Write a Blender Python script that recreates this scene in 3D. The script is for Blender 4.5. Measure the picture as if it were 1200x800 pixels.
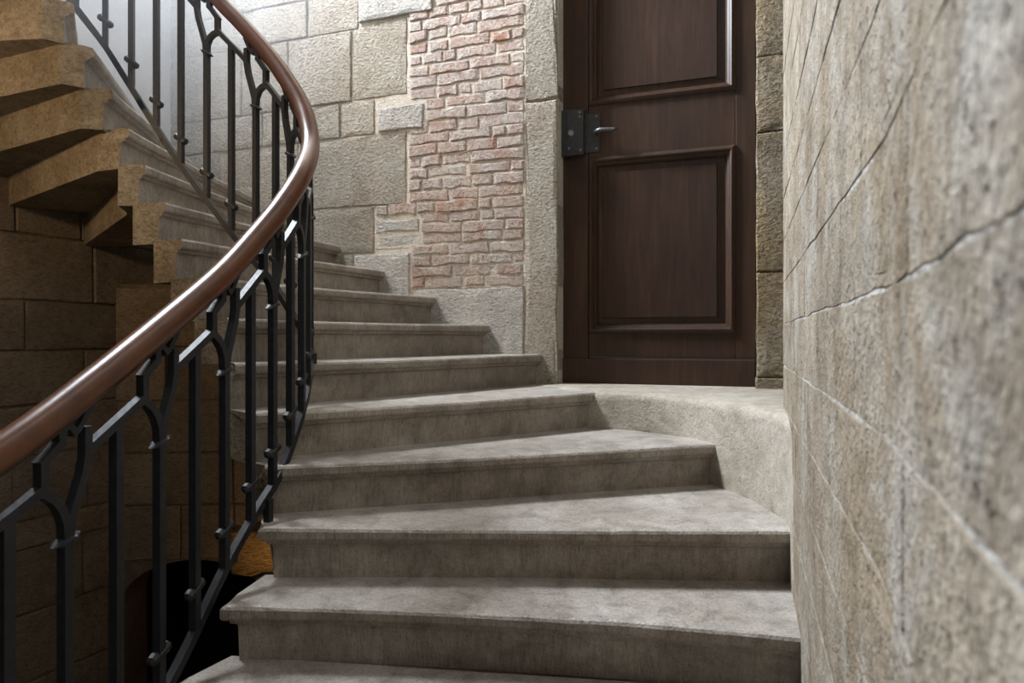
import bpy, math, random
from mathutils import Vector, Matrix
random.seed(7)
S = bpy.context.scene
for o in list(bpy.data.objects): bpy.data.objects.remove(o)
COL = S.collection
RISE = 0.15                       # riser height
EYE = 5.54 * RISE                 # camera height above step 0
# ------------------------------------------------------------------ camera
cd = bpy.data.cameras.new('camera'); cam = bpy.data.objects.new('camera', cd); COL.objects.link(cam)
cam.location = (0, 0, EYE); cam.rotation_euler = (math.pi/2, 0, 0)
cd.lens = 24; cd.sensor_width = 36; cd.shift_y = -0.0033; cd.clip_start = 0.02
cd.dof.use_dof = True; cd.dof.focus_distance = 2.6; cd.dof.aperture_fstop = 6.3
S.camera = cam
# ------------------------------------------------------------------ world, light, exposure
W = bpy.data.worlds.new('world'); S.world = W; W.use_nodes = True
bg = W.node_tree.nodes['Background']; bg.inputs[0].default_value = (1.0, 0.95, 0.88, 1); bg.inputs[1].default_value = 0.025
def area(name, loc, target, sx, sy, power, col):
    l = bpy.data.lights.new(name, 'AREA'); l.shape = 'RECTANGLE'; l.size = sx; l.size_y = sy; l.energy = power; l.color = col
    o = bpy.data.objects.new(name, l); COL.objects.link(o); o.location = loc
    o.rotation_euler = (Vector(target) - Vector(loc)).to_track_quat('-Z', 'Y').to_euler(); return o
def point(name, loc, power, col, r):
    l = bpy.data.lights.new(name, 'POINT'); l.energy = power; l.color = col; l.shadow_soft_size = r
    o = bpy.data.objects.new(name, l); COL.objects.link(o); o.location = loc; return o
# daylight through the stair window, high in the left wall
area('window_daylight', (-2.79, 3.55, EYE+3.85), (-2.79+0.908, 3.55-0.418, EYE+3.3), 0.90, 1.45, 1180, (0.825, 0.90, 1.0))
# added unseen warm spot, coned onto the upper flight's underside to spare the risers
sl = bpy.data.lights.new('well_spot', 'SPOT'); sl.energy = 72; sl.color = (1.0, 0.72, 0.43); sl.spot_size = math.radians(88); sl.spot_blend = 1.0; sl.shadow_soft_size = 0.10
so_ = bpy.data.objects.new('well_spot', sl); COL.objects.link(so_); so_.location = (-2.5, 1.1, EYE+0.95)
so_.rotation_euler = (Vector((-1.75, 2.8, EYE+1.0)) - Vector(so_.location)).to_track_quat('-Z', 'Y').to_euler()
# warm lamp down in the cellar passage
point('cellar_lamp', (-1.36, 3.78, EYE-1.22), 0.75, (1.0, 0.60, 0.24), 0.02)
S.view_settings.view_transform = 'Standard'; S.view_settings.look = 'None'
S.view_settings.gamma = 1; S.view_settings.use_curve_mapping = False; S.view_settings.exposure = 0.1

# ------------------------------------------------------------------ materials
def ramp(nt, fac, stops):
    r = nt.nodes.new('ShaderNodeValToRGB'); e = r.color_ramp.elements
    while len(e) < len(stops): e.new(0.5)
    for i, (p, c) in enumerate(stops):
        e[i].position = p; e[i].color = (*c, 1) if len(c) == 3 else c
    nt.links.new(fac, r.inputs[0]); return r.outputs[0]
def noise(nt, vec, scale, detail=4, rough=0.6, dist=0.0):
    n = nt.nodes.new('ShaderNodeTexNoise'); n.inputs['Scale'].default_value = scale; n.inputs['Detail'].default_value = detail
    n.inputs['Roughness'].default_value = rough; n.inputs['Distortion'].default_value = dist
    nt.links.new(vec, n.inputs['Vector']); return n.outputs['Fac']
def mapping(nt, vec, scale=(1,1,1), rot=(0,0,0)):
    m = nt.nodes.new('ShaderNodeMapping'); m.inputs['Scale'].default_value = scale; m.inputs['Rotation'].default_value = rot
    nt.links.new(vec, m.inputs['Vector']); return m.outputs[0]
def mixc(nt, a, b, fac, mode='MIX'):
    m = nt.nodes.new('ShaderNodeMix'); m.data_type = 'RGBA'; m.blend_type = mode
    for sock, v in ((m.inputs[0], fac), (m.inputs[6], a), (m.inputs[7], b)):
        if hasattr(v, 'is_linked'): nt.links.new(v, sock)
        else: sock.default_value = v if not isinstance(v, tuple) else (*v, 1)
    return m.outputs[2]
def math_(nt, op, a, b=0.0):
    m = nt.nodes.new('ShaderNodeMath'); m.operation = op
    for s_, v in ((m.inputs[0], a), (m.inputs[1], b)):
        if hasattr(v, 'is_linked'): nt.links.new(v, s_)
        else: s_.default_value = v
    return m.outputs[0]
def new_mat(name):
    m = bpy.data.materials.new(name); m.use_nodes = True; nt = m.node_tree
    return m, nt, nt.nodes['Principled BSDF']
def pos(nt): return nt.nodes.new('ShaderNodeNewGeometry').outputs['Position']
def rnd(nt): return nt.nodes.new('ShaderNodeObjectInfo').outputs['Random']
def bump(nt, bsdf, h, strength, dist):
    b = nt.nodes.new('ShaderNodeBump'); b.inputs['Strength'].default_value = strength; b.inputs['Distance'].default_value = dist
    nt.links.new(h, b.inputs['Height']); nt.links.new(b.outputs[0], bsdf.inputs['Normal'])

def stone_mat(name, dark, mid, light, tool=40.0, tstretch=(1,1,2.4), trot=(0.5,0.9,0), bs=0.6, bd=0.02, pit=0.0, rough=0.9, vary=0.22, stain=None, fine=160.0, mark=0.35, blotch=0.0, spec=0.25, patch=None):
    m, nt, b = new_mat(name); p = pos(nt)
    big = noise(nt, p, 3.2, 5, 0.62); med = noise(nt, p, 22, 6, 0.7)
    f = math_(nt, 'ADD', math_(nt, 'MULTIPLY', big, 0.65), math_(nt, 'MULTIPLY', med, 0.35))
    c = ramp(nt, f, [(0.36, dark), (0.5, mid), (0.66, light)])
    if stain:
        sm = ramp(nt, noise(nt, p, 1.7, 4, 0.6, 0.6), [(0.50, (0,0,0)), (0.68, (1,1,1))])
        c = mixc(nt, c, stain, math_(nt, 'MULTIPLY', sm, 0.55))
    if patch:
        sm = ramp(nt, noise(nt, p, 4.5, 5, 0.65, 0.8), [(0.50, (0,0,0)), (0.62, (1,1,1))])
        c = mixc(nt, c, patch, math_(nt, 'MULTIPLY', sm, 0.6))
    rv = ramp(nt, rnd(nt), [(0.0, (1-vary,)*3), (1.0, (1+vary*0.4, 1+vary*0.36, 1+vary*0.3))])
    c = mixc(nt, c, rv, 1.0, 'MULTIPLY')
    sp = ramp(nt, noise(nt, p, fine, 3, 0.75), [(0.33, (0.62,)*3), (0.5, (1,1,1)), (0.72, (1.12,)*3)])
    c = mixc(nt, c, sp, 0.8, 'MULTIPLY')
    tm = noise(nt, mapping(nt, p, tstretch, trot), tool, 4, 0.65, 0.35)
    fn = noise(nt, p, fine, 3, 0.7)
    mk_ = ramp(nt, tm, [(0.34, (1-mark, 1-mark*1.05, 1-mark*1.12)), (0.5, (1,1,1)), (0.66, (1+mark*0.3,)*3)])
    c = mixc(nt, c, mk_, 1.0, 'MULTIPLY')
    if blotch:
        bl = ramp(nt, noise(nt, p, 13, 5, 0.65, 0.6), [(0.36, (1-blotch, 1-blotch*1.06, 1-blotch*1.15)), (0.5, (1,1,1)), (0.64, (1+blotch*0.5,)*3)])
        c = mixc(nt, c, bl, 1.0, 'MULTIPLY')
    h = math_(nt, 'ADD', math_(nt, 'MULTIPLY', tm, 1.0), math_(nt, 'MULTIPLY', fn, 0.28))
    if pit:
        pm = ramp(nt, noise(nt, mapping(nt, p, (1,1,0.8), (0.3,0.2,0.4)), tool*1.3, 3, 0.6, 0.5), [(0.30, (0,0,0)), (0.40, (1,1,1))])
        h = math_(nt, 'ADD', h, math_(nt, 'MULTIPLY', pm, pit))
        c = mixc(nt, c, mixc(nt, (0.62,0.56,0.48), (1,1,1), pm), 1.0, 'MULTIPLY')
    nt.links.new(c, b.inputs['Base Color']); b.inputs['Roughness'].default_value = rough
    b.inputs['Specular IOR Level'].default_value = spec
    bump(nt, b, h, bs, bd); return m

M = {}
M['step'] = stone_mat('step_stone', (0.205,0.168,0.128), (0.29,0.245,0.197), (0.375,0.33,0.28), 95, (1,1,0.16), (0,0,0), 0.5, 0.012, rough=0.46, spec=0.5, vary=0.12, mark=0.22, blotch=0.22)  # riser colour darkened to stand in for shade below the lit treads
M['tread'] = stone_mat('lit_worn_tread_stone', (0.31,0.275,0.235), (0.41,0.375,0.335), (0.51,0.48,0.44), 80, (1,1,1), (0,0,0), 0.5, 0.010, rough=0.44, spec=0.5, vary=0.10, mark=0.16, blotch=0.26)  # worn treads, colour made lighter and cooler to imitate daylight falling on top
M['steprough'] = stone_mat('picked_step_stone', (0.25,0.19,0.12), (0.36,0.285,0.19), (0.46,0.38,0.27), 48, (1,1,1.3), (0.4,0.3,0), 0.9, 0.03, vary=0.12, mark=0.35, blotch=0.15)
M['wall'] = stone_mat('chiselled_limestone', (0.42,0.345,0.26), (0.53,0.455,0.36), (0.62,0.555,0.46), 58, (1,1,1.3), bs=1.0, bd=0.045, vary=0.12, mark=0.30)
M['wallpale'] = stone_mat('pale_grey_limestone', (0.54,0.49,0.42), (0.65,0.60,0.53), (0.73,0.69,0.62), 50, (1,1,1.5), bs=1.0, bd=0.04, vary=0.08, mark=0.26)
M['right'] = stone_mat('smooth_tooled_limestone', (0.265,0.21,0.15), (0.365,0.305,0.23), (0.455,0.40,0.325), 70, (1,1,0.9), (0,0,0.3), 0.9, 0.016, pit=0.8, vary=0.08, stain=(0.36,0.27,0.17), fine=260, mark=0.16, blotch=0.22, patch=(0.50,0.47,0.42))
M['left'] = stone_mat('brown_sandstone', (0.175,0.128,0.085), (0.24,0.182,0.125), (0.31,0.24,0.17), 40, bs=0.6, bd=0.02, vary=0.18)
M['jamb'] = stone_mat('ochre_jamb_stone', (0.29,0.22,0.14), (0.42,0.335,0.225), (0.53,0.44,0.32), 44, (1,1,1.5), bs=1.0, bd=0.05, vary=0.12, stain=(0.36,0.23,0.08), mark=0.4)
M['sill'] = stone_mat('sill_stone', (0.32,0.28,0.22), (0.40,0.355,0.29), (0.48,0.44,0.375), 30, (1,1,1), bs=0.6, bd=0.014, rough=0.8, vary=0.04, mark=0.10, blotch=0.14)
M['rough'] = stone_mat('rough_ochre_stone', (0.34,0.22,0.10), (0.46,0.32,0.16), (0.55,0.40,0.22), 60, (0.5,1,2.2), (0.4,0.7,0), 1.0, 0.05, vary=0.1, mark=0.6)
M['mortar'] = stone_mat('lime_mortar', (0.54,0.46,0.36), (0.64,0.57,0.47), (0.72,0.66,0.57), 60, bs=0.8, bd=0.012, vary=0.0)
M['mortar_r'] = stone_mat('pale_joint_mortar', (0.34,0.31,0.26), (0.52,0.49,0.45), (0.62,0.60,0.57), 60, bs=0.8, bd=0.012, vary=0.0, mark=0.4)
M['mortar_l'] = stone_mat('dark_joint_mortar', (0.13,0.095,0.06), (0.18,0.13,0.085), (0.24,0.18,0.12), 60, bs=0.5, bd=0.012, vary=0.0)
M['plaster'] = stone_mat('window_plaster', (0.52,0.50,0.49), (0.60,0.585,0.575), (0.66,0.65,0.64), 14, bs=0.05, bd=0.01, vary=0.0, mark=0.03)

def brick_mat():
    m, nt, b = new_mat('limewashed_brick'); p = pos(nt); r = rnd(nt)
    base = ramp(nt, r, [(0.0, (0.60,0.40,0.32)), (0.3, (0.66,0.51,0.43)), (0.55, (0.56,0.34,0.26)), (0.78, (0.66,0.55,0.47)), (1.0, (0.58,0.29,0.18))])
    wash = ramp(nt, noise(nt, p, 9, 6, 0.7, 0.3), [(0.36, (0,0,0)), (0.60, (1,1,1))])
    c = mixc(nt, base, (0.72,0.63,0.55), math_(nt, 'MULTIPLY', wash, 0.85))
    red = ramp(nt, noise(nt, p, 15, 4, 0.6, 0.4), [(0.60, (0,0,0)), (0.68, (1,1,1))])
    c = mixc(nt, c, (0.48,0.20,0.11), math_(nt, 'MULTIPLY', red, 0.6))
    sp = ramp(nt, noise(nt, p, 120, 4, 0.75), [(0.33, (0.62,)*3), (0.5, (1,1,1)), (0.72, (1.1,)*3)])
    c = mixc(nt, c, sp, 0.8, 'MULTIPLY')
    nt.links.new(c, b.inputs['Base Color']); b.inputs['Roughness'].default_value = 0.92; b.inputs['Specular IOR Level'].default_value = 0.2
    h = math_(nt, 'ADD', noise(nt, p, 55, 5, 0.7, 0.3), math_(nt, 'MULTIPLY', noise(nt, p, 160, 3, 0.7), 0.3))
    mk_ = ramp(nt, noise(nt, p, 55, 5, 0.7, 0.3), [(0.34, (0.76,0.71,0.67)), (0.5, (1,1,1)), (0.68, (1.1,1.1,1.1))])
    nt.links.new(mixc(nt, c, mk_, 1.0, 'MULTIPLY'), b.inputs['Base Color'])
    bump(nt, b, h, 1.0, 0.045); return m
M['brick'] = brick_mat()

def wood_mat(name, c0, c1, c2, rough, scale=(14,14,1.1), spec=0.5, coat=0.0):
    m, nt, b = new_mat(name); p = pos(nt)
    g = noise(nt, mapping(nt, p, scale), 3.0, 8, 0.65, 0.5); bigp = noise(nt, mapping(nt, p, (1,1,0.5)), 4.0, 3, 0.6)
    c = ramp(nt, math_(nt, 'ADD', math_(nt, 'MULTIPLY', g, 0.6), math_(nt, 'MULTIPLY', bigp, 0.4)), [(0.34, c0), (0.5, c1), (0.68, c2)])
    nt.links.new(c, b.inputs['Base Color']); b.inputs['Roughness'].default_value = rough
    b.inputs['Specular IOR Level'].default_value = spec; b.inputs['Coat Weight'].default_value = coat; b.inputs['Coat Roughness'].default_value = 0.22
    bump(nt, b, g, 0.12, 0.004); return m
M['door'] = wood_mat('dark_stained_oak', (0.027,0.0135,0.008), (0.043,0.022,0.013), (0.068,0.036,0.021), 0.45, spec=0.28)
M['rail'] = wood_mat('polished_handrail_wood', (0.058,0.021,0.009), (0.095,0.035,0.015), (0.135,0.052,0.022), 0.30, (4,4,4), 0.36, 0.0)
def iron_mat(name, c, rough):
    m, nt, b = new_mat(name); p = pos(nt)
    cc = ramp(nt, noise(nt, p, 60, 5, 0.7), [(0.35, tuple(x*0.6 for x in c)), (0.6, c), (0.78, tuple(x*1.9 for x in c))])
    nt.links.new(cc, b.inputs['Base Color']); b.inputs['Metallic'].default_value = 0.35; b.inputs['Roughness'].default_value = rough
    bump(nt, b, noise(nt, p, 70, 4, 0.6), 0.25, 0.004); return m
M['iron'] = iron_mat('black_painted_iron', (0.020,0.021,0.024), 0.46)
M['lock'] = iron_mat('dark_lock_iron', (0.045,0.046,0.048), 0.48)
M['handle'] = iron_mat('dark_handle_steel', (0.12,0.12,0.125), 0.35)
M['steel'] = iron_mat('worn_steel', (0.30,0.30,0.31), 0.35)
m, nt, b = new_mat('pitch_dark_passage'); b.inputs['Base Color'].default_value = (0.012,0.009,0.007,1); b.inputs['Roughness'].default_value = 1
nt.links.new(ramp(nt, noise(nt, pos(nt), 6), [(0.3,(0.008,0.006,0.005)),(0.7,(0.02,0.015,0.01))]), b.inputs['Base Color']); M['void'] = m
m, nt, b = new_mat('window_glass'); M['glass'] = m
tr = nt.nodes.new('ShaderNodeBsdfTransparent'); gl = nt.nodes.new('ShaderNodeBsdfGlossy'); gl.inputs['Roughness'].default_value = 0.05
mx = nt.nodes.new('ShaderNodeMixShader'); mx.inputs[0].default_value = 0.06
nt.links.new(tr.outputs[0], mx.inputs[1]); nt.links.new(gl.outputs[0], mx.inputs[2]); nt.links.new(mx.outputs[0], nt.nodes['Material Output'].inputs[0])

# ------------------------------------------------------------------ helpers
def mk(name, verts, faces, mat, parent=None, smooth=False, bevel=0.0, angle=None):
    vs = [Vector(v) for v in verts]
    lo = Vector([min(v[i] for v in vs) for i in range(3)]); hi = Vector([max(v[i] for v in vs) for i in range(3)])
    c = (lo + hi) / 2; c.z = lo.z
    me = bpy.data.meshes.new(name); me.from_pydata([v - c for v in vs], [], faces); me.update()
    me.materials.append(mat)
    o = bpy.data.objects.new(name, me); COL.objects.link(o); o.location = c
    if parent:
        o.parent = parent; o.location = c - PW(parent)
    if smooth:
        for p in me.polygons: p.use_smooth = True
    if angle is not None:
        for p in me.polygons: p.use_smooth = True
        me.set_sharp_from_angle(angle=math.radians(angle))
    if bevel:
        bv = o.modifiers.new('bevel', 'BEVEL'); bv.width = bevel; bv.segments = 2; bv.limit_method = 'ANGLE'; bv.angle_limit = math.radians(35)
    return o
def PW(o):
    v = Vector(o.location)
    while o.parent: o = o.parent; v += Vector(o.location)
    return v
def empty(name, loc):
    o = bpy.data.objects.new(name, None); COL.objects.link(o); o.location = loc; o.empty_display_size = 0.1; return o
def tag(o, label=None, cat=None, kind=None, group=None):
    if label: o['label'] = label
    if cat: o['category'] = cat
    if kind: o['kind'] = kind
    if group: o['group'] = group
    return o
class MB:
    def __init__(s): s.v = []; s.f = []
    def add(s, v, f):
        n = len(s.v); s.v += [tuple(x) for x in v]; s.f += [tuple(i + n for i in q) for q in f]
    def box(s, fr, u0, u1, d0, d1, z0, z1):      # in a wall frame: u along, d towards the room, z up
        p = [fr(u, d, z) for z in (z0, z1) for d in (d0, d1) for u in (u0, u1)]
        s.add(p, [(0,1,3,2), (4,6,7,5), (0,4,5,1), (2,3,7,6), (0,2,6,4), (1,5,7,3)])
    def sweep(s, pts, w, h, cap=True, up=Vector((0,0,1)), side=None):   # rectangular bar along a polyline
        pts = [Vector(p) for p in pts]; n = len(pts); rings = []
        for i, p in enumerate(pts):
            a = pts[max(i-1, 0)]; c = pts[min(i+1, n-1)]
            t1 = (p - a).normalized() if i else (c - p).normalized(); t2 = (c - p).normalized() if i < n-1 else t1
            t = (t1 + t2).normalized()
            sd = (side[i] if isinstance(side, list) else side) if side is not None else t.cross(up)
            sd = (sd - t * sd.dot(t)).normalized(); nn = sd.cross(t).normalized()
            k = 1.0 / max(0.5, t.dot(t1))
            rings.append([p + sd*w/2*a_ + nn*h/2*b_*k for a_, b_ in ((-1,-1),(1,-1),(1,1),(-1,1))])
        v = [q for r in rings for q in r]; f = []
        for i in range(n-1):
            for j in range(4):
                f.append((i*4+j, i*4+(j+1) % 4, (i+1)*4+(j+1) % 4, (i+1)*4+j))
        if cap: f += [(3,2,1,0), tuple((n-1)*4+j for j in range(4))]
        s.add(v, f)
    def build(s, name, mat, parent=None, **k): return mk(name, s.v, s.f, mat, parent, **k)
def frame(ox, oy, ux, uy, nx, ny):
    def fr(u, d, z): return Vector((ox + ux*u + nx*d, oy + uy*u + ny*d, z))
    return fr
def piece(name, fr, quad, mat, parent, proud=0.0, bev=0.006, jit=0.004, seg=0.07, back=-0.05, bow=0.0):
    """one stone or brick: an uneven outline in the wall plane with its own chamfer and depth; quad = (u,z) corners ccw"""
    out = []
    for i in range(4):
        (u0, z0), (u1, z1) = quad[i], quad[(i+1) % 4]
        L = math.hypot(u1-u0, z1-z0); n = max(1, min(7, int(L/seg)))
        for k in range(n):
            t = k/n; j = jit if k else jit*0.6
            out.append((u0+(u1-u0)*t + random.uniform(-j, j), z0+(z1-z0)*t + random.uniform(-j, j)))
    n = len(out); cu = sum(p[0] for p in out)/n; cz = sum(p[1] for p in out)/n
    def inset(p, b):
        du, dz = cu-p[0], cz-p[1]; L = math.hypot(du, dz) or 1
        return (p[0] + du/L*b*1.3, p[1] + dz/L*b*1.3)
    v = [fr(p[0], back, p[1]) for p in out]
    v += [fr(p[0], proud-bev*random.uniform(0.7, 1.3), p[1]) for p in out]
    ins = [inset(p, bev) for p in out]
    v += [fr(p[0], proud + random.uniform(-bow, bow), p[1]) for p in ins]
    ins2 = [(cu + (p[0]-cu)*0.8, cz + (p[1]-cz)*0.8) for p in ins]
    pc = proud + bow*0.6
    v += [fr(p[0], pc, p[1]) for p in ins2]
    f = []
    for r in range(3):
        for i in range(n):
            j = (i+1) % n; f.append((r*n+i, r*n+j, (r+1)*n+j, (r+1)*n+i))
    f.append(tuple(range(3*n, 4*n)))
    return mk(name, v, f, mat, parent)
def rz(z): return z + EYE          # height given from the eye

# ------------------------------------------------------------------ back wall (with the door)
q = math.hypot(1, 0.35)
BW = frame(0, 3.49, 1/q, -0.35/q, -0.35/q, -1/q)          # u to the right, d towards the stairs
FLOOR = -2.1; TOP = EYE + 5.6
UD0, UD1 = 0.243, 1.192                                    # door opening
wb = MB()
wb.box(BW, -1.2, UD0, -0.45, -0.007, FLOOR, TOP); wb.box(BW, -2.28, -1.2, -0.45, -0.007, 1.1, TOP)
wb.box(BW, UD1, 2.2, -0.45, -0.014, FLOOR, TOP)
wb.box(BW, UD0-0.001, UD1+0.001, -0.45, -0.014, rz(1.98), TOP)
wb.box(BW, UD0-0.001, UD1+0.001, -0.45, -0.014, FLOOR, rz(-0.26))
wall_back = tag(wb.build('wall_back', M['mortar']), 'chiselled limestone back wall with a patch of old red brick beside the door', kind='structure')
def bst(u0, u1, z0, z1, m='wall', proud=None, gap=0.0035, dz=0.0, **k):
    z0, z1 = rz(z0), rz(z1)
    return piece('stone', BW, [(u0+gap, z0+gap), (u1-gap, z0+gap+dz), (u1-gap, z1-gap+dz), (u0+gap, z1-gap)], M[m], wall_back,
                 proud=random.uniform(-0.004, 0.005) if proud is None else proud, bev=0.005, jit=0.003, bow=0.003, **k)
# courses (heights from the eye) and upright joints
BL = -0.415                                                # left edge of the brickwork
for z0, z1, js in ((2.35, 2.75, (-2.28,-1.6,-0.9,-0.2,0.245)), (1.93, 2.35, (-2.28,-1.75,-1.2,-0.62,-0.30)),
                   (1.715, 1.93, (-2.28,-1.62,-1.24,-0.90,)), (1.317, 1.715, (-2.28,-1.7,-1.37,-0.945,)),
                   (1.12, 1.317, (-2.28,-1.55,-1.02,-0.80)), (0.727, 1.12, (-2.28,-1.85,-1.3,-0.605)),
                   (0.47, 0.727, (-2.28,-1.5,-0.805)), (0.2, 0.47, (-2.28,-1.6,-0.93)), (-0.15, 0.2, (-2.28,-1.7,-1.0,-0.55))):
    for a, b_ in zip(js, js[1:]): bst(a, b_, z0, z1)
bst(-0.945, -0.60, 1.317, 1.742); bst(-0.90, -0.445, 1.745, 1.93, 'wallpale', proud=0.010)
bst(-0.445, -0.30, 1.93, 2.35, 'wallpale')
bst(-0.93, -0.585, 0.20, 0.462, 'wallpale', proud=0.004); bst(-0.55, 0.068, -0.15, 0.262, 'wallpale', proud=0.004)
bst(-0.785, -0.50, 1.125, 1.265, 'wallpale', proud=0.004, gap=0.006)      # long white stone let into the brickwork
bst(-0.80, -0.525, 0.575, 0.648, 'wallpale', proud=-0.002, gap=0.004); bst(-0.80, -0.535, 0.497, 0.565, 'wallpale', proud=-0.006, gap=0.006)
# bricks
def left_edge(z):
    if z > 1.745: return -0.43
    if z > 1.30: return -0.590
    if z > 1.265: return -0.77
    if z > 1.125: return -0.492
    if z > 0.72: return -0.592
    if z > 0.655: return -0.795
    if z > 0.49: return -0.518
    return -0.575
bed = MB()
bed.box(BW, -0.592, 0.072, -0.012, -0.0045, rz(0.264), rz(2.35)); bed.box(BW, -0.80, -0.592, -0.012, -0.0055, rz(0.49), rz(0.725)); bed.box(BW, -0.80, -0.592, -0.012, -0.006, rz(1.12), rz(1.31))
bed.build('mortar_bed', M['mortar'], wall_back)
z = 0.268; row = 0
while z < 2.3:
    hgt = random.uniform(0.056, 0.064); u = left_edge(z + 0.03); row += 1
    slope = random.uniform(-0.004, 0.004)
    while u < 0.06:
        L = random.choice((0.235, 0.225, 0.24, 0.115, 0.12, 0.17, 0.08))
        if 0.068 - (u + L) < 0.06: L = 0.068 - u
        g = random.uniform(0.002, 0.0042)
        piece('brick', BW, [(u+g, rz(z)+g), (u+L-g, rz(z)+g+slope), (u+L-g, rz(z)+hgt-g+slope), (u+g, rz(z)+hgt-g)], M['brick'], wall_back,
              proud=random.uniform(-0.004, 0.003), bev=0.005, jit=0.005, seg=0.05, bow=0.003)
        u += L
    z += hgt
# left door jamb: tall dressed stones
for z0, z1 in ((-0.31, 1.195), (1.195, 2.4)):
    piece('jamb_stone', BW, [(0.074, rz(z0)+0.003), (UD0-0.002, rz(z0)+0.003), (UD0-0.002, rz(z1)-0.002), (0.074, rz(z1)-0.002)], M['wall'], wall_back,
          proud=0.008, bev=0.009, jit=0.006, seg=0.06, back=-0.2, bow=0.004)
# right door jamb: darker stones, with a plinth block
for z0, z1 in ((-0.178, 0.30), (0.30, 0.93), (0.93, 1.275), (1.275, 1.8), (1.8, 2.4)):
    piece('jamb_stone', BW, [(UD1-0.016, rz(z0)+0.002), (1.50, rz(z0)+0.002), (1.50, rz(z1)-0.002), (UD1-0.016, rz(z1)-0.002)], M['jamb'], wall_back,
          proud=0.004, bev=0.006, jit=0.003, seg=0.08, back=-0.2, bow=0.003)
piece('plinth_block', BW, [(UD1-0.020, rz(-0.245)), (1.5, rz(-0.245)), (1.5, rz(-0.181)), (UD1-0.020, rz(-0.181))], M['jamb'], wall_back, proud=0.018, bev=0.006, jit=0.002, back=-0.2)
piece('lintel_stone', BW, [(UD0+0.002, rz(1.985)), (UD1-0.02, rz(1.985)), (UD1-0.02, rz(2.4)), (UD0+0.002, rz(2.4))], M['wall'], wall_back, proud=0.005, back=-0.2)

# ------------------------------------------------------------------ left wall, corner wall with the arched passage, right wall
qx, qy = 0.46/math.hypot(0.46, 1), 1/math.hypot(0.46, 1)
LW = frame(-2.49, 3.41, qx, qy, qy, -qx)                   # u runs away from the camera
ULC = (4.233-3.41)/qy                                      # corner with the back wall
WU0, WU1, WZ0, WZ1 = -0.49, 0.48, 3.06, 4.64                # stair window in the left wall
wl = MB()
wl.box(LW, -3.2, 0.52, -0.4, -0.012, FLOOR, 1.1); wl.box(LW, -3.2, ULC, -0.4, -0.012, 1.1, rz(1.05))
wl.box(LW, -3.2, WU0, -0.4, -0.0, rz(1.05), TOP); wl.box(LW, WU1, ULC+0.02, -0.4, 0.0, rz(1.05), TOP)
wl.box(LW, WU0, WU1, -0.4, 0.0, rz(1.05), rz(WZ0)); wl.box(LW, WU0, WU1, -0.4, 0.0, rz(WZ1), TOP)
wall_left = tag(wl.build('wall_left', M['plaster']), 'left stair wall, plastered around the window, brown stone blocks below', kind='structure')
wl2 = MB(); wl2.box(LW, -3.2, 0.52, -0.03, -0.010, FLOOR, 1.1); wl2.box(LW, -3.2, ULC, -0.03, -0.010, 1.1, rz(1.04))
tag(wl2.build('mortar_bed', M['mortar_l'], wall_left))
rows = [(0.53, 0.80, (-3.2,-2.2,-1.5,-0.75,0.01,0.34,0.9)), (0.80, 1.05, (-3.2,-1.8,-0.9,-0.3,0.2,0.9)), (0.19, 0.53, (-3.2,-2.4,-1.6,-0.8,-0.2,0.41,0.9)),
        (-0.065, 0.19, (-3.2,-2.0,-1.3,-0.6,0.055,0.55)), (-0.344, -0.065, (-3.2,-2.3,-1.5,-0.9,-0.35,0.36,0.55)), (-0.60, -0.344, (-3.2,-1.9,-1.1,-0.5,0.37,0.55)),
        (-0.926, -0.60, (-3.2,-2.2,-1.4,-0.6,0.0,0.38,0.55)), (-1.07, -0.926, (-3.2,-1.9,-1.0,-0.3,0.22,0.52)), (-1.40, -1.07, (-3.2,-2.2,-1.3,-0.55,0.35,0.52)),
        (-1.75, -1.40, (-3.2,-1.8,-0.9,-0.1,0.49)), (-2.1, -1.75, (-3.2,-2.2,-1.3,-0.5,0.16,0.49)), (-2.5, -2.1, (-3.2,-1.8,-0.9,-0.1,0.49))]
for z0, z1, js in rows:
    for a, b_ in zip(js, js[1:]):
        piece('stone', LW, [(a+0.004, rz(z0)+0.004), (b_-0.004, rz(z0)+0.004), (b_-0.004, rz(z1)-0.004), (a+0.004, rz(z1)-0.004)], M['left'], wall_left,
              proud=random.uniform(-0.003, 0.008), bev=0.006, jit=0.003, seg=0.12, bow=0.003)
# stair window: splayed frame, bars and panes
win = tag(empty('window_1', LW(0.0, -0.2, rz(WZ0))), 'tall stair window in the plastered left wall', kind='structure')
fm = MB()
for u0, u1, z0, z1 in ((WU0, WU0+0.06, WZ0, WZ1), (WU1-0.06, WU1, WZ0, WZ1), (WU0+0.06, WU1-0.06, WZ0, WZ0+0.06), (WU0+0.06, WU1-0.06, WZ1-0.06, WZ1)):
    fm.box(LW, u0, u1, -0.30, -0.25, rz(z0), rz(z1))
fm.build('window_frame', M['door'], win)
um = (WU0+WU1)/2
bm_ = MB(); bm_.box(LW, um-0.02, um+0.02, -0.295, -0.255, rz(WZ0+0.06), rz(WZ1-0.06)); bm_.build('mullion', M['door'], win)
for k in range(2):
    for j in range(5):
        za, zb_ = WZ0+0.06+j*0.292, WZ0+0.06+(j+1)*0.292
        a, b_ = (WU0+0.06, um-0.02) if k == 0 else (um+0.02, WU1-0.06)
        g = MB(); g.box(LW, a, b_, -0.278, -0.274, rz(za), rz(zb_)); g.build('pane', M['glass'], win)
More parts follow.
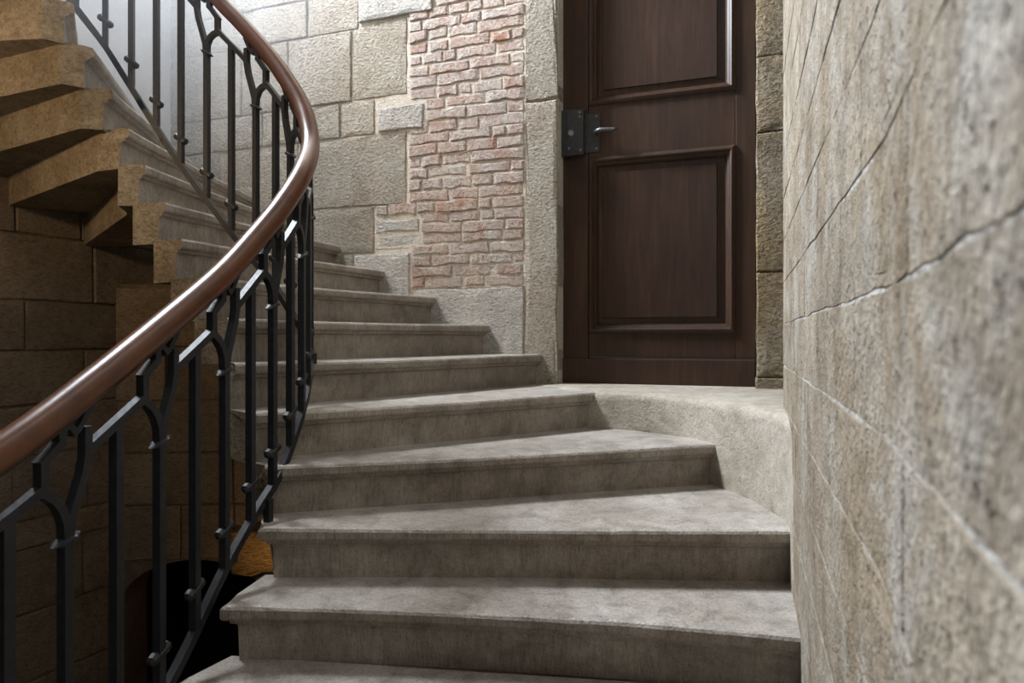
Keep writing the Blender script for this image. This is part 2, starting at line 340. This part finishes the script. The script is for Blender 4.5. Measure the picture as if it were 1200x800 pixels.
# corner wall low down, with the dark arch of the cellar passage
C0, C1 = Vector((-2.27, 3.90)), Vector((-1.30, 3.99)); dv = (C1-C0).normalized()
CW = frame(C0.x, C0.y, dv.x, dv.y, dv.y, -dv.x)
AU, AR, AZ = 0.43, 0.40, -1.53                            # arch centre, radius, spring height (from eye)
wc = MB()
CT = 1.14
N = 16; arc = [(AU - AR*math.cos(math.pi*i/N), rz(AZ) + AR*0.62*math.sin(math.pi*i/N)) for i in range(N+1)]
top = [(p[0], CT) for p in arc]
for d in (-0.012, -0.30):
    pass
v = []; f = []
for i in range(N):
    a0, a1 = arc[i], arc[i+1]
    p = [CW(a0[0], -0.012, a0[1]), CW(a1[0], -0.012, a1[1]), CW(a1[0], -0.012, CT), CW(a0[0], -0.012, CT),
         CW(a0[0], -0.35, a0[1]), CW(a1[0], -0.35, a1[1]), CW(a1[0], -0.35, CT), CW(a0[0], -0.35, CT)]
    wc.add(p, [(0,1,2,3), (0,4,5,1), (3,2,6,7), (4,7,6,5)])
wc.box(CW, -0.1, AU-AR, -0.35, -0.012, FLOOR, CT); wc.box(CW, AU+AR, 1.2, -0.35, -0.012, FLOOR, CT)
wall_corner = tag(wc.build('wall_corner', M['mortar_l']), 'dim brown stone wall under the stairs with a dark arched opening', kind='structure')
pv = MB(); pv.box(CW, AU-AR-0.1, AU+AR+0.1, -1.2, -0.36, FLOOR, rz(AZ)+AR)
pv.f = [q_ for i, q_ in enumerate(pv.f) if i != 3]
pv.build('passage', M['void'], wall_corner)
for z0, z1, js in ((-0.05, 0.29, (0.0,0.5,1.15)), (-0.36, -0.05, (0.0,0.28,0.72,1.15)), (-0.66, -0.36, (0.0,0.44,1.15)), (-0.96, -0.66, (0.0,0.25,0.655,1.15))):
    for a, b_ in zip(js, js[1:]):
        piece('stone', CW, [(a+0.004, rz(z0)+0.004), (b_-0.004, rz(z0)+0.004), (b_-0.004, rz(z1)-0.004), (a+0.004, rz(z1)-0.004)], M['left'], wall_corner,
              proud=random.uniform(-0.003, 0.006), jit=0.003, seg=0.12, bow=0.003)
# the two big stones beside the arch crown
for (a, b_) in ((0.0, 0.36), (0.364, 0.655), (0.66, 1.15)):
    piece('stone', CW, [(a+0.003, rz(-1.275)), (b_-0.003, rz(-1.275)), (b_-0.003, rz(-0.965)), (a+0.003, rz(-0.965))], M['left'], wall_corner, proud=0.003, jit=0.002, seg=0.12)
piece('rough_stone', CW, [(0.66, rz(-1.36)), (0.95, rz(-1.36)), (0.95, rz(-1.11)), (0.66, rz(-1.11))], M['rough'], wall_corner, proud=0.05, jit=0.012, seg=0.05, bow=0.012)

# right wall: close, smooth tooled courses
def RW(u, d, z):                                            # straight further off, bending round towards the near end
    ub = 0.674
    if u >= ub: return Vector((0.13+0.322*u-0.9468*d, 0.9468*u+0.322*d, z))
    return Vector((0.13+0.322*ub+0.387*(u-ub)-0.922*d, 0.9468*ub+0.922*(u-ub)+0.387*d, z))
RU1 = 2.26/0.9468
wr = MB(); wr.box(RW, -0.06, 0.674, -0.45, -0.0012, FLOOR, TOP); wr.box(RW, 0.674, RU1-0.004, -0.45, -0.0012, FLOOR, TOP)
R2 = frame(*RW(-0.06, 0, 0)[:2], -0.62, -0.785, -0.785, 0.62)
wr.box(R2, -0.05, 1.4, -0.45, -0.002, FLOOR, TOP)
wall_right = tag(wr.build('wall_right', M['mortar_r']), 'pale tooled limestone wall close beside the steps', kind='structure')
zs = [-0.09 - 0.137*k for k in range(14)][::-1] + [0.045 + 0.137*k for k in range(13)]
starts = {0: 0.674, 1: 0.97, 2: 0.80}
for i, (z0, z1) in enumerate(zip(zs, zs[1:])):
    mid = (z0+z1)/2
    if abs(mid+0.02) < 0.03: j0 = 0.674
    elif abs(mid-0.115) < 0.03: j0 = 0.97
    elif abs(mid-0.25) < 0.03: j0 = 0.80
    elif abs(mid+0.16) < 0.03: j0 = 0.54
    else: j0 = random.uniform(0.4, 1.0)
    us = [j0]
    while us[0] > 0.0: us.insert(0, us[0] - random.uniform(0.42, 0.6))
    us[0] = max(us[0], -0.055)
    while us[-1] < RU1 - 0.3: us.append(us[-1] + random.uniform(0.38, 0.62))
    us = [u_ for u_ in us if u_ < RU1 - 0.15] + [RU1]
    for a, b_ in zip(us, us[1:]):
        piece('stone', RW, [(a+0.0015, rz(z0)+0.0018), (b_-(0.0015 if b_ < RU1 else 0), rz(z0)+0.0018), (b_-(0.0015 if b_ < RU1 else 0), rz(z1)-0.0018), (a+0.0015, rz(z1)-0.0018)], M['right'], wall_right,
              proud=random.uniform(0.0, 0.0014), bev=0.0013, jit=0.0026, seg=0.045, back=-0.03, bow=0.0004)

# floor of the well, far below
fl = MB(); fl.box(frame(0,0,1,0,0,1), -4.2, 2.2, -2.0, 5.2, FLOOR-0.1, FLOOR)
tag(fl.build('floor', M['left']), 'dark stone floor at the foot of the stair well', kind='structure')

# ------------------------------------------------------------------ the door
DW = frame(0.2585, 3.5055, 1/q, -0.35/q, -0.35/q, -1/q); DZ = -0.235
door = tag(empty('door_1', DW(0.47, 0, rz(DZ))), 'dark brown panelled wooden door with an iron rim lock', kind='structure')
DWID, DH = 0.935, 2.16
def db(name, u0, u1, v0, v1, d0, d1, mat='door', bevel=0.003, parent=None):
    m_ = MB(); m_.box(DW, u0, u1, d0, d1, rz(DZ)+v0, rz(DZ)+v1); return m_.build(name, M[mat], parent or door, bevel=bevel)
db('stile', 0.0, 0.134, 0.0, DH, -0.045, 0.0); db('stile', 0.845, DWID, 0.141, DH, -0.045, 0.0)
db('rail', 0.137, 0.845, 0.141, 0.262, -0.045, 0.0); db('rail', 0.137, 0.845, 1.145, 1.412, -0.045, 0.0); db('rail', 0.137, 0.845, 2.05, DH, -0.045, 0.0)
db('kick_board', 0.002, DWID, 0.004, 0.134, -0.045, 0.012, bevel=0.006)
def mould(u0, u1, v0, v1):
    """bolection moulding mitred round a panel"""
    prof = [(0.0, -0.01), (0.0, 0.004), (0.008, 0.013), (0.018, 0.016), (0.026, 0.010), (0.029, 0.002), (0.038, -0.004), (0.046, -0.016), (0.046, -0.03)]
    ring = []
    for du, dd in prof:
        ring.append([DW(u0+du, dd, rz(DZ)+v0+du), DW(u1-du, dd, rz(DZ)+v0+du), DW(u1-du, dd, rz(DZ)+v1-du), DW(u0+du, dd, rz(DZ)+v1-du)])
    v = [p for r in ring for p in r]; f = []
    for i in range(len(prof)-1):
        for j in range(4): f.append((i*4+j, i*4+(j+1) % 4, (i+1)*4+(j+1) % 4, (i+1)*4+j))
    mk('moulding', v, f, M['door'], door)
def field(u0, u1, v0, v1):
    """raised and fielded panel"""
    a = [(u0, u1, v0, v1, -0.03), (u0, u1, v0, v1, -0.022), (u0+0.030, u1-0.046, v0+0.036, v1-0.036, -0.016), (u0+0.033, u1-0.049, v0+0.039, v1-0.039, -0.009)]
    v = []; f = []
    for (x0, x1, y0, y1, d) in a: v += [DW(x0, d, rz(DZ)+y0), DW(x1, d, rz(DZ)+y0), DW(x1, d, rz(DZ)+y1), DW(x0, d, rz(DZ)+y1)]
    for i in range(3):
        for j in range(4): f.append((i*4+j, i*4+(j+1) % 4, (i+1)*4+(j+1) % 4, (i+1)*4+j))
    f.append((12,13,14,15)); mk('panel', v, f, M['door'], door)
for v0, v1 in ((0.259, 1.148), (1.408, 2.06)):
    mould(0.137, 0.846, v0, v1); field(0.176, 0.808, v0+0.04, v1-0.04)
lk = db('lock_case', -0.012, 0.118, 1.158, 1.392, -0.002, 0.036, 'lock', 0.004)
tag(lk, 'dark iron rim lock case')
pl = db('lock_plate', 0.118, 0.196, 1.172, 1.37, 0.0, 0.008, 'lock', 0.002)
def disc(name, u, v, d0, d1, r, mat, parent, n=14, dome=0.0):
    vv = []; f = []
    for d, rr in ((d0, r), (d1, r*0.85)):
        vv += [DW(u + rr*math.cos(2*math.pi*i/n), d, rz(DZ)+v + rr*math.sin(2*math.pi*i/n)) for i in range(n)]
    f = [(i, (i+1) % n, n+(i+1) % n, n+i) for i in range(n)] + [tuple(range(n, 2*n))]
    return mk(name, vv, f, M[mat], parent)
disc('keyhole_cover', 0.055, 1.272, 0.036, 0.042, 0.016, 'steel', lk)
for u, v in ((0.02,1.37),(0.10,1.372),(0.02,1.18),(0.105,1.182),(0.1,1.35),(0.045,1.195)): disc('screw', u, v, 0.036, 0.039, 0.006, 'steel' if u > 0.04 else 'lock', lk, 8)
for u, v in ((0.18,1.352),(0.18,1.19)): disc('screw', u, v, 0.008, 0.012, 0.006, 'steel', pl, 8)
disc('rose', 0.178, 1.268, 0.008, 0.020, 0.014, 'lock', pl)
hp = []
for t in range(9):
    a = t/8; hp.append(DW(0.178 + 0.115*max(0, a-0.15)/0.85, 0.012 + 0.045*min(1, a/0.3) - 0.012*max(0, a-0.7), rz(DZ)+1.268 - 0.004*a))
n = 10; v = []; f = []
for i, p in enumerate(hp):
    rr = 0.0075 + 0.004*(1-abs(i-3)/5) if i < 8 else 0.006
    t = ((hp[min(i+1, 8)] - hp[max(i-1, 0)])).normalized(); s_ = t.cross(Vector((0,0,1))).normalized(); k_ = s_.cross(t)
    v += [p + (s_*math.cos(2*math.pi*j/n) + k_*math.sin(2*math.pi*j/n))*rr for j in range(n)]
for i in range(8): f += [(i*n+j, i*n+(j+1) % n, (i+1)*n+(j+1) % n, (i+1)*n+j) for j in range(n)]
f.append(tuple(8*n+j for j in range(n)))
tag(mk('lever_handle', v, f, M['handle'], pl, smooth=True), 'dark steel lever handle')

# ------------------------------------------------------------------ staircase
stairs = tag(empty('staircase', (-0.75, 2.0, 0)), 'winding grey stone staircase of solid block steps around an open well', 'staircase')
SF = {  # inner and outer end of each step's front edge
 -5: ((-1.28,0.92), (-0.12,-0.30)), -4: ((-1.16,1.00), (0.06,0.02)), -3: ((-1.05,1.12), (0.20,0.32)), -2: ((-0.96,1.27), (0.32,0.62)), -1: ((-0.89,1.43), (0.45,0.94)),
 0: ((-0.825,1.605), (0.58,1.26)), 1: ((-0.742,1.735), (0.69,1.545)), 2: ((-0.712,1.914), (0.80,1.878)), 3: ((-0.735,2.03), (0.80,2.476)),
 4: ((-0.81,2.10), (0.40,2.933)), 5: ((-0.89,2.20), (0.163,3.43)), 6: ((-0.96,2.31), (-0.09,3.56)), 7: ((-1.09,2.42), (-0.38,3.66)),
 8: ((-1.22,2.52), (-0.675,3.77)), 9: ((-1.32,2.60), (-0.955,3.87)), 10: ((-1.41,2.63), (-1.25,3.97)), 11: ((-1.49,2.655), (-1.50,4.05)),
 12: ((-1.555,2.66), (-1.82,4.17)), 13: ((-1.61,2.63), (-2.12,4.25)), 14: ((-1.66,2.59), (-2.38,3.80)), 15: ((-1.69,2.52), (-2.75,3.05)), 16: ((-1.71,2.44), (-3.0,2.5)), 17: ((-1.73,2.35), (-3.1,2.0))}
CB = {  # back edges that run on under the next step (seen from below)
 10: [(-1.515,2.625), (-1.575,2.80), (-2.36,3.76)], 11: [(-1.64,2.70), (-2.50,3.39)], 12: [(-1.665,2.635), (-2.63,3.20)], 13: [(-1.70,2.575), (-2.70,2.99)], 14: [(-1.74,2.53), (-2.85,2.64)],
 15: [(-1.76,2.45), (-3.1,2.4)], 16: [(-1.78,2.36), (-3.2,2.0)]}
PROF = [(0.012, 0.0), (0.004, -0.003), (0.0, -0.010), (0.0, -0.032), (0.004, -0.038), (0.016, -0.041), (0.018, -0.050), (0.030, -0.056), (0.032, -0.066)]
def poly_at(P, t):
    L = [math.hypot(P[i+1][0]-P[i][0], P[i+1][1]-P[i][1]) for i in range(len(P)-1)]; T = sum(L)*t
    for i, l in enumerate(L):
        if T <= l or i == len(L)-1:
            k = T/l; return Vector((P[i][0]+(P[i+1][0]-P[i][0])*k, P[i][1]+(P[i+1][1]-P[i][1])*k))
        T -= l
BOW = {1: -0.05, 2: -0.012, 0: -0.03}
for k in range(-5, 17):
    F, O = Vector(SF[k][0]), Vector(SF[k][1]); F2, O2 = Vector(SF[k+1][0]), Vector(SF[k+1][1])
    d = (O-F).normalized(); inn = Vector((-d.y, d.x))                     # towards the back of the tread
    if k in CB: B = CB[k]
    else:
        d2 = (O2-F2).normalized(); i2 = Vector((-d2.y, d2.x)); B = [F2 + i2*0.055, O2 + i2*0.055]
    zt = k*RISE; zb = zt - RISE*1.064; NS = 26; rings = []
    wave = [random.uniform(-1, 1) for _ in range(8)]
    ret = k <= 2
    for s in range(NS+1):
        t = s/NS; p = F + (O-F)*t
        w = 0.003*sum(wave[j]*math.sin((j+1.3)*2.1*t*3 + wave[(j+3) % 8]*3)/(j+1) for j in range(6))
        p = p + inn*(w + BOW.get(k, 0.0)*4*t*(1-t)*(-1) * (1 if t < 1 else 0))
        bk = poly_at(B, t); wear = -0.006*math.sin(math.pi*min(1, t*1.1)) if k > -3 else 0
        ring = []
        for dd, dz in PROF:
            lat = d*(dd) if (ret and s == 0) else Vector((0, 0))
            pp = p + inn*dd + lat; ring.append((pp.x, pp.y, zt + dz + (wear + random.uniform(-0.0008, 0.0008) if dz > -0.02 else 0)))
        e = p + inn*0.034 + (d*0.034 if (ret and s == 0) else Vector((0, 0))); ring.append((e.x, e.y, zb))
        bl = bk + (d*0.034 if (ret and s == 0) else Vector((0, 0)))
        ring.append((bl.x, bl.y, zb)); ring.append((bk.x, bk.y, zt - 0.001))
        m1 = p + (bk - p)*0.35 + inn*0.0; ring.append((m1.x, m1.y, zt + wear*0.5))
        rings.append(ring)
    n = len(rings[0]); v = [x for r in rings for x in r]; f = []
    for s in range(NS):
        for j in range(n): f.append((s*n+j, s*n+(j+1) % n, (s+1)*n+(j+1) % n, (s+1)*n+j))
    f += [tuple(range(n))[::-1], tuple(NS*n+j for j in range(n))]
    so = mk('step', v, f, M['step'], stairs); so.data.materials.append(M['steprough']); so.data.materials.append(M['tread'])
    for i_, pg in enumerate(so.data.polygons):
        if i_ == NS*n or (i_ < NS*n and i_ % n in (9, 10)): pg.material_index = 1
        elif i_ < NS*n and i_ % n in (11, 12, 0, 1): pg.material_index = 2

# curved sill stone in front of the door
SC = [(-0.05,3.52), (0.17,3.25), (0.25,3.02), (0.345,2.90), (0.46,2.845), (0.56,2.79), (0.64,2.70), (0.70,2.56), (0.735,2.44), (0.765,2.33), (0.795,2.20), (0.800,2.08), (0.787,1.96), (0.752,1.84), (0.712,1.70), (0.672,1.60)]
def dens(P, n=6):
    P = [Vector(p) for p in P]; out = []
    for i in range(len(P)-1):
        a, b_, c, d = P[max(i-1, 0)], P[i], P[i+1], P[min(i+2, len(P)-1)]
        for k in range(n):
            t = k/n; out.append(0.5*((2*b_) + (c-a)*t + (2*a-5*b_+4*c-d)*t*t + (3*b_-a-3*c+d)*t**3))
    return out + [P[-1]]
SB = [(0.10,3.62), (0.30,3.62), (0.5,3.52), (0.7,3.45), (0.9,3.38), (1.05,3.33), (1.2,3.28), (1.32,3.15), (1.30,2.9), (1.25,2.6), (1.2,2.35), (0.98,2.14), (0.93,2.0), (0.88,1.86), (0.83,1.74), (0.78,1.60)]
zt = 4*RISE + 0.001; v = []; f = []
SC = dens(SC, 6); SB = dens(SB, 6)
for (a, b_) in zip(SC, SB):
    a = Vector(a); b_ = Vector(b_); dn = (b_-a).normalized()
    jz = random.uniform(-0.002, 0.002)
    for pp, zz in ((a+dn*0.0, -0.8), (a+dn*0.002, zt-0.03), (a+dn*0.006, zt-0.010), (a+dn*0.022, zt+jz), (a+(b_-a)*0.5, zt+0.001), (b_, zt+0.002), (b_, -0.8)):
        v.append((pp.x, pp.y, zz))
n = 7
for i in range(len(SC)-1):
    for j in range(n): f.append((i*n+j, i*n+(j+1) % n, (i+1)*n+(j+1) % n, (i+1)*n+j))
f += [tuple(range(n))[::-1], tuple((len(SC)-1)*n+j for j in range(n))]
tag(mk('trim_1', v, f, M['sill'], angle=50), 'curved pale stone sill block in front of the door', kind='structure')

# ------------------------------------------------------------------ railing
RP = [(-1.06,0.86), (-0.97,1.02), (-0.893,1.19), (-0.85,1.36), (-0.80,1.60), (-0.761,1.79), (-0.7275,1.94), (-0.695,2.06), (-0.674,2.20), (-0.699,2.37), (-0.747,2.47), (-0.806,2.53), (-0.91,2.60), (-1.058,2.67),
      (-1.165,2.71), (-1.346,2.76), (-1.46,2.78), (-1.557,2.78), (-1.656,2.76), (-1.748,2.70), (-1.81,2.60), (-1.84,2.48)]
ZH = [-0.40,-0.30,-0.199,-0.100,0.046,0.168,0.289,0.402,0.539,0.675,0.81,0.915,1.06,1.23,1.341,1.545,1.69,1.83,1.99,2.14,2.28,2.42]
ZB = [-1.26,-1.15,-1.04,-0.95,-0.80,-0.620,-0.495,-0.395,-0.225,-0.085,0.01,0.075,0.205,0.364,0.488,0.711,0.875,1.03,1.194,1.336,1.47,1.60]
ctrl = [Vector((x, y, a, b_)) for (x, y), a, b_ in zip(RP, ZH, ZB)]
def crv(i, t):
    a = ctrl[max(i-1, 0)]; b_ = ctrl[i]; c = ctrl[i+1]; d = ctrl[min(i+2, len(ctrl)-1)]
    return 0.5*((2*b_) + (c-a)*t + (2*a-5*b_+4*c-d)*t*t + (3*b_-a-3*c+d)*t**3)
dense = [crv(i, t/30) for i in range(len(ctrl)-1) for t in range(30)] + [ctrl[-1]]
arcl = [0.0]
for a, b_ in zip(dense, dense[1:]): arcl.append(arcl[-1] + math.hypot(b_[0]-a[0], b_[1]-a[1]))
def at(s):
    s = max(0.0, min(arcl[-1], s)); lo, hi = 0, len(arcl)-1
    while hi-lo > 1:
        m_ = (lo+hi)//2
        if arcl[m_] <= s: lo = m_
        else: hi = m_
    t = (s-arcl[lo])/max(1e-9, arcl[hi]-arcl[lo]); return dense[lo] + (dense[hi]-dense[lo])*t
def tang(s):
    a, b_ = at(s-0.02), at(s+0.02); t = Vector((b_[0]-a[0], b_[1]-a[1], 0)); L = t.length; return t/L, (b_[3]-a[3])/L
def PH(s, dn): p = at(s); return Vector((p[0], p[1], rz(p[2]) - dn))      # dn below the handrail centre
def PB(s, up=0.0): p = at(s); return Vector((p[0], p[1], rz(p[3]) + up))
def NR(s): t, _ = tang(s); return Vector((t.y, -t.x, 0))                   # towards the steps
SEND = arcl[-1]
rail = tag(empty('stair_railing', (-0.70, 2.0, EYE-0.5)), 'black wrought iron stair railing with forked balusters and a brown wooden handrail', 'railing')
# handrail: rounded section
prof = [(-0.030,-0.012), (-0.026,-0.024), (0.026,-0.024), (0.030,-0.012), (0.031,0.002), (0.027,0.015), (0.018,0.024), (0.006,0.028), (-0.006,0.028), (-0.018,0.024), (-0.027,0.015), (-0.031,0.002)]
NH = 150; v = []; f = []; n = len(prof)
for i in range(NH+1):
    s = SEND*i/NH; c = PH(s, 0); t = (PH(min(SEND, s+0.02), 0) - PH(max(0, s-0.02), 0)).normalized(); nr = NR(max(0.03, min(SEND-0.03, s))); up = nr.cross(t).normalized()
    if up.z < 0: up = -up
    v += [c + nr*a + up*b_ for a, b_ in prof]
for i in range(NH): f += [(i*n+j, i*n+(j+1) % n, (i+1)*n+(j+1) % n, (i+1)*n+j) for j in range(n)]
f += [tuple(range(n))[::-1], tuple(NH*n+j for j in range(n))]
hr = mk('handrail', v, f, M['rail'], rail, smooth=True); tag(hr, 'polished brown wooden handrail')
st = MB(); st.sweep([PH(SEND*i/NH, 0.029) for i in range(NH+1)], 0.034, 0.012, side=[NR(max(0.03, min(SEND-0.03, SEND*i/NH))) for i in range(NH+1)]); st.build('iron_core_strip', M['iron'], rail)
st = MB(); st.sweep([PB(SEND*i/NH) for i in range(NH+1)], 0.020, 0.022, side=[NR(max(0.03, min(SEND-0.03, SEND*i/NH))) for i in range(NH+1)]); st.build('bottom_rail', M['iron'], rail)

BS = 0.020
off = arcl[30*2] - 0.176                                   # arclength of the old first point
pos_s = [0.187, 0.305, 0.431, 0.559, 0.683, 0.802, 0.919, 1.022, 1.119, 1.20, 1.29, 1.39, 1.50, 1.604, 1.69, 1.794, 1.919, 2.038, 2.161, 2.273, 2.376, 2.474, 2.575, 2.68, 2.79]
pos_s = [-0.05, 0.07] + pos_s
is_fork = [(i - 5) % 2 == 0 for i in range(len(pos_s))]
pos_s = [p + off for p in pos_s]
def knob(s, p, parent, name, L, pointed):
    t, sl = tang(s); ax = (t + Vector((0, 0, sl*0.5))).normalized(); sd = NR(s); up = ax.cross(sd).normalized()
    m_ = MB(); st_ = []
    if pointed: sect = [(-L/2, 0.004), (-0.014, 0.018), (0.014, 0.018), (L/2, 0.004)]; hh = 0.45
    else: sect = [(-L/2, 0.006), (-L/2+0.006, 0.0135), (-L/2+0.02, 0.0145), (-0.010, 0.0115), (0.010, 0.0115), (L/2-0.02, 0.0145), (L/2-0.006, 0.0135), (L/2, 0.006)]; hh = 1.0
    n = 8; v = []; f = []
    for a, r in sect:
        v += [p + ax*a + sd*math.cos(2*math.pi*j/n+0.39)*max(r, 0.0135 if abs(a) < 0.02 else r)*1.0 + up*math.sin(2*math.pi*j/n+0.39)*r*hh for j in range(n)]
    for i in range(len(sect)-1): f += [(i*n+j, i*n+(j+1) % n, (i+1)*n+(j+1) % n, (i+1)*n+j) for j in range(n)]
    f += [tuple(range(n))[::-1], tuple((len(sect)-1)*n+j for j in range(n))]
    mk(name, v, f, M['iron'], parent)
def side_list(ss): return [NR(s) for s in ss]
for i, s in enumerate(pos_s):
    if s < 0.06 or s > SEND-0.06: continue
    sp = (pos_s[i+1]-pos_s[i]) if i+1 < len(pos_s) else 0.11
    k = min(1.0, sp/0.115)
    sL, sR = -0.052*k, 0.046*k
    m_ = MB(); nr = NR(s)
    if is_fork[i]:
        cz = 0.262
        m_.sweep([PB(s), PH(s, cz)], BS, BS, side=nr)
        # left arm: curves out, rises, steps along the slope, rises to the handrail
        la = [(s, cz+0.01), (s-0.004*k, cz-0.04), (s+sL*0.30, cz-0.075), (s+sL*0.62, cz-0.105), (s+sL, 0.132), (s+sL, 0.074)]
        m_.sweep([PH(a, d) for a, d in la], BS*0.95, BS*0.9, side=nr)
        m_.sweep([PH(s+sL-0.006, 0.076), PH(s-0.008, 0.064)], BS*0.95, BS*0.85, side=nr)
        m_.sweep([PH(s-0.013, 0.072), PH(s-0.013, 0.026)], BS*0.9, BS*0.9, side=nr)
        ra = [(s+0.002, cz+0.01), (s+0.006*k, cz-0.03), (s+sR*0.45, cz-0.062), (s+sR*0.85, cz-0.10), (s+sR, cz-0.13), (s+sR, 0.075)]
        m_.sweep([PH(a, d) for a, d in ra], BS*0.95, BS*0.9, side=nr)
    else:
        m_.sweep([PB(s), PH(s, 0.122)], BS, BS, side=nr)
    bal = m_.build('baluster', M['iron'], rail)
    if is_fork[i]:
        knob(s, PH(s, cz), bal, 'collar', 0.066, True)
        sc = MB(); sc.sweep([PH(s-0.012, 0.040), PH(s+0.004, 0.044), PH(s+0.016*k, 0.066), PH(s+0.026*k, 0.064), PH(s+sR+0.008, 0.040)], 0.018, 0.012, side=nr); sc.build('scroll', M['iron'], bal)
        # sloping link to the next forked baluster
        if i+2 < len(pos_s) and pos_s[i+2] < SEND-0.08:
            s1 = pos_s[i+2]; k1 = min(1.0, (pos_s[i+3]-s1)/0.115) if i+3 < len(pos_s) else 1
            ss = [s+sR + (s1-0.052*k1 - s - sR)*j/8 for j in range(9)]
            lb = MB(); lb.sweep([PH(a, 0.124) for a in ss], BS, BS*0.9, side=side_list(ss)); lb.build('link_bar', M['iron'], rail)
    knob(s, PB(s, 0.105), bal, 'knob', 0.066, False)
# feet that carry the bottom rail on the treads
for s, kk in ((0.982+off, 2), (1.42+off, 5), (1.83+off, 8)):
    p = PB(s); ft = MB(); zt = kk*RISE
    ft.sweep([p + Vector((0.012, 0, 0)), Vector((p.x+0.012, p.y, zt-0.01))], BS, BS, side=NR(s)); ft.build('rail_foot', M['iron'], rail)

# ------------------------------------------------------------------ dusty haze in the daylight below the window
hz, nt, b = new_mat('dust_haze'); nt.nodes.remove(b)
vs = nt.nodes.new('ShaderNodeVolumeScatter'); vs.inputs['Color'].default_value = (0.86, 0.92, 1.0, 1); vs.inputs['Anisotropy'].default_value = 0.2
cmb = nt.nodes.new('ShaderNodeVectorMath'); cmb.operation = 'DISTANCE'; cmb.inputs[1].default_value = (-1.95, 3.2, EYE+1.8)
nt.links.new(pos(nt), cmb.inputs[0])
mr = nt.nodes.new('ShaderNodeMapRange'); mr.interpolation_type = 'SMOOTHERSTEP'; mr.inputs[1].default_value = 1.45; mr.inputs[2].default_value = 0.2; mr.inputs[3].default_value = 0.0; mr.inputs[4].default_value = 0.62
nt.links.new(cmb.outputs['Value'], mr.inputs[0]); nt.links.new(mr.outputs[0], vs.inputs['Density']); nt.links.new(vs.outputs[0], nt.nodes['Material Output'].inputs['Volume'])
hb = MB(); n = 24; v = []; f = []
for i in range(1, 12):
    for j in range(n):
        th, ph = math.pi*i/12, 2*math.pi*j/n; v.append((-1.95+1.46*math.sin(th)*math.cos(ph), 3.2+1.46*math.sin(th)*math.sin(ph), EYE+1.8+1.46*math.cos(th)))
for i in range(10): f += [(i*n+j, (i+1)*n+j, (i+1)*n+(j+1) % n, i*n+(j+1) % n) for j in range(n)]
f += [tuple(range(n)), tuple(10*n+j for j in range(n))[::-1]]
tag(mk('haze', v, f, hz), 'pale dusty haze in the daylight below the stair window', 'haze', 'stuff')
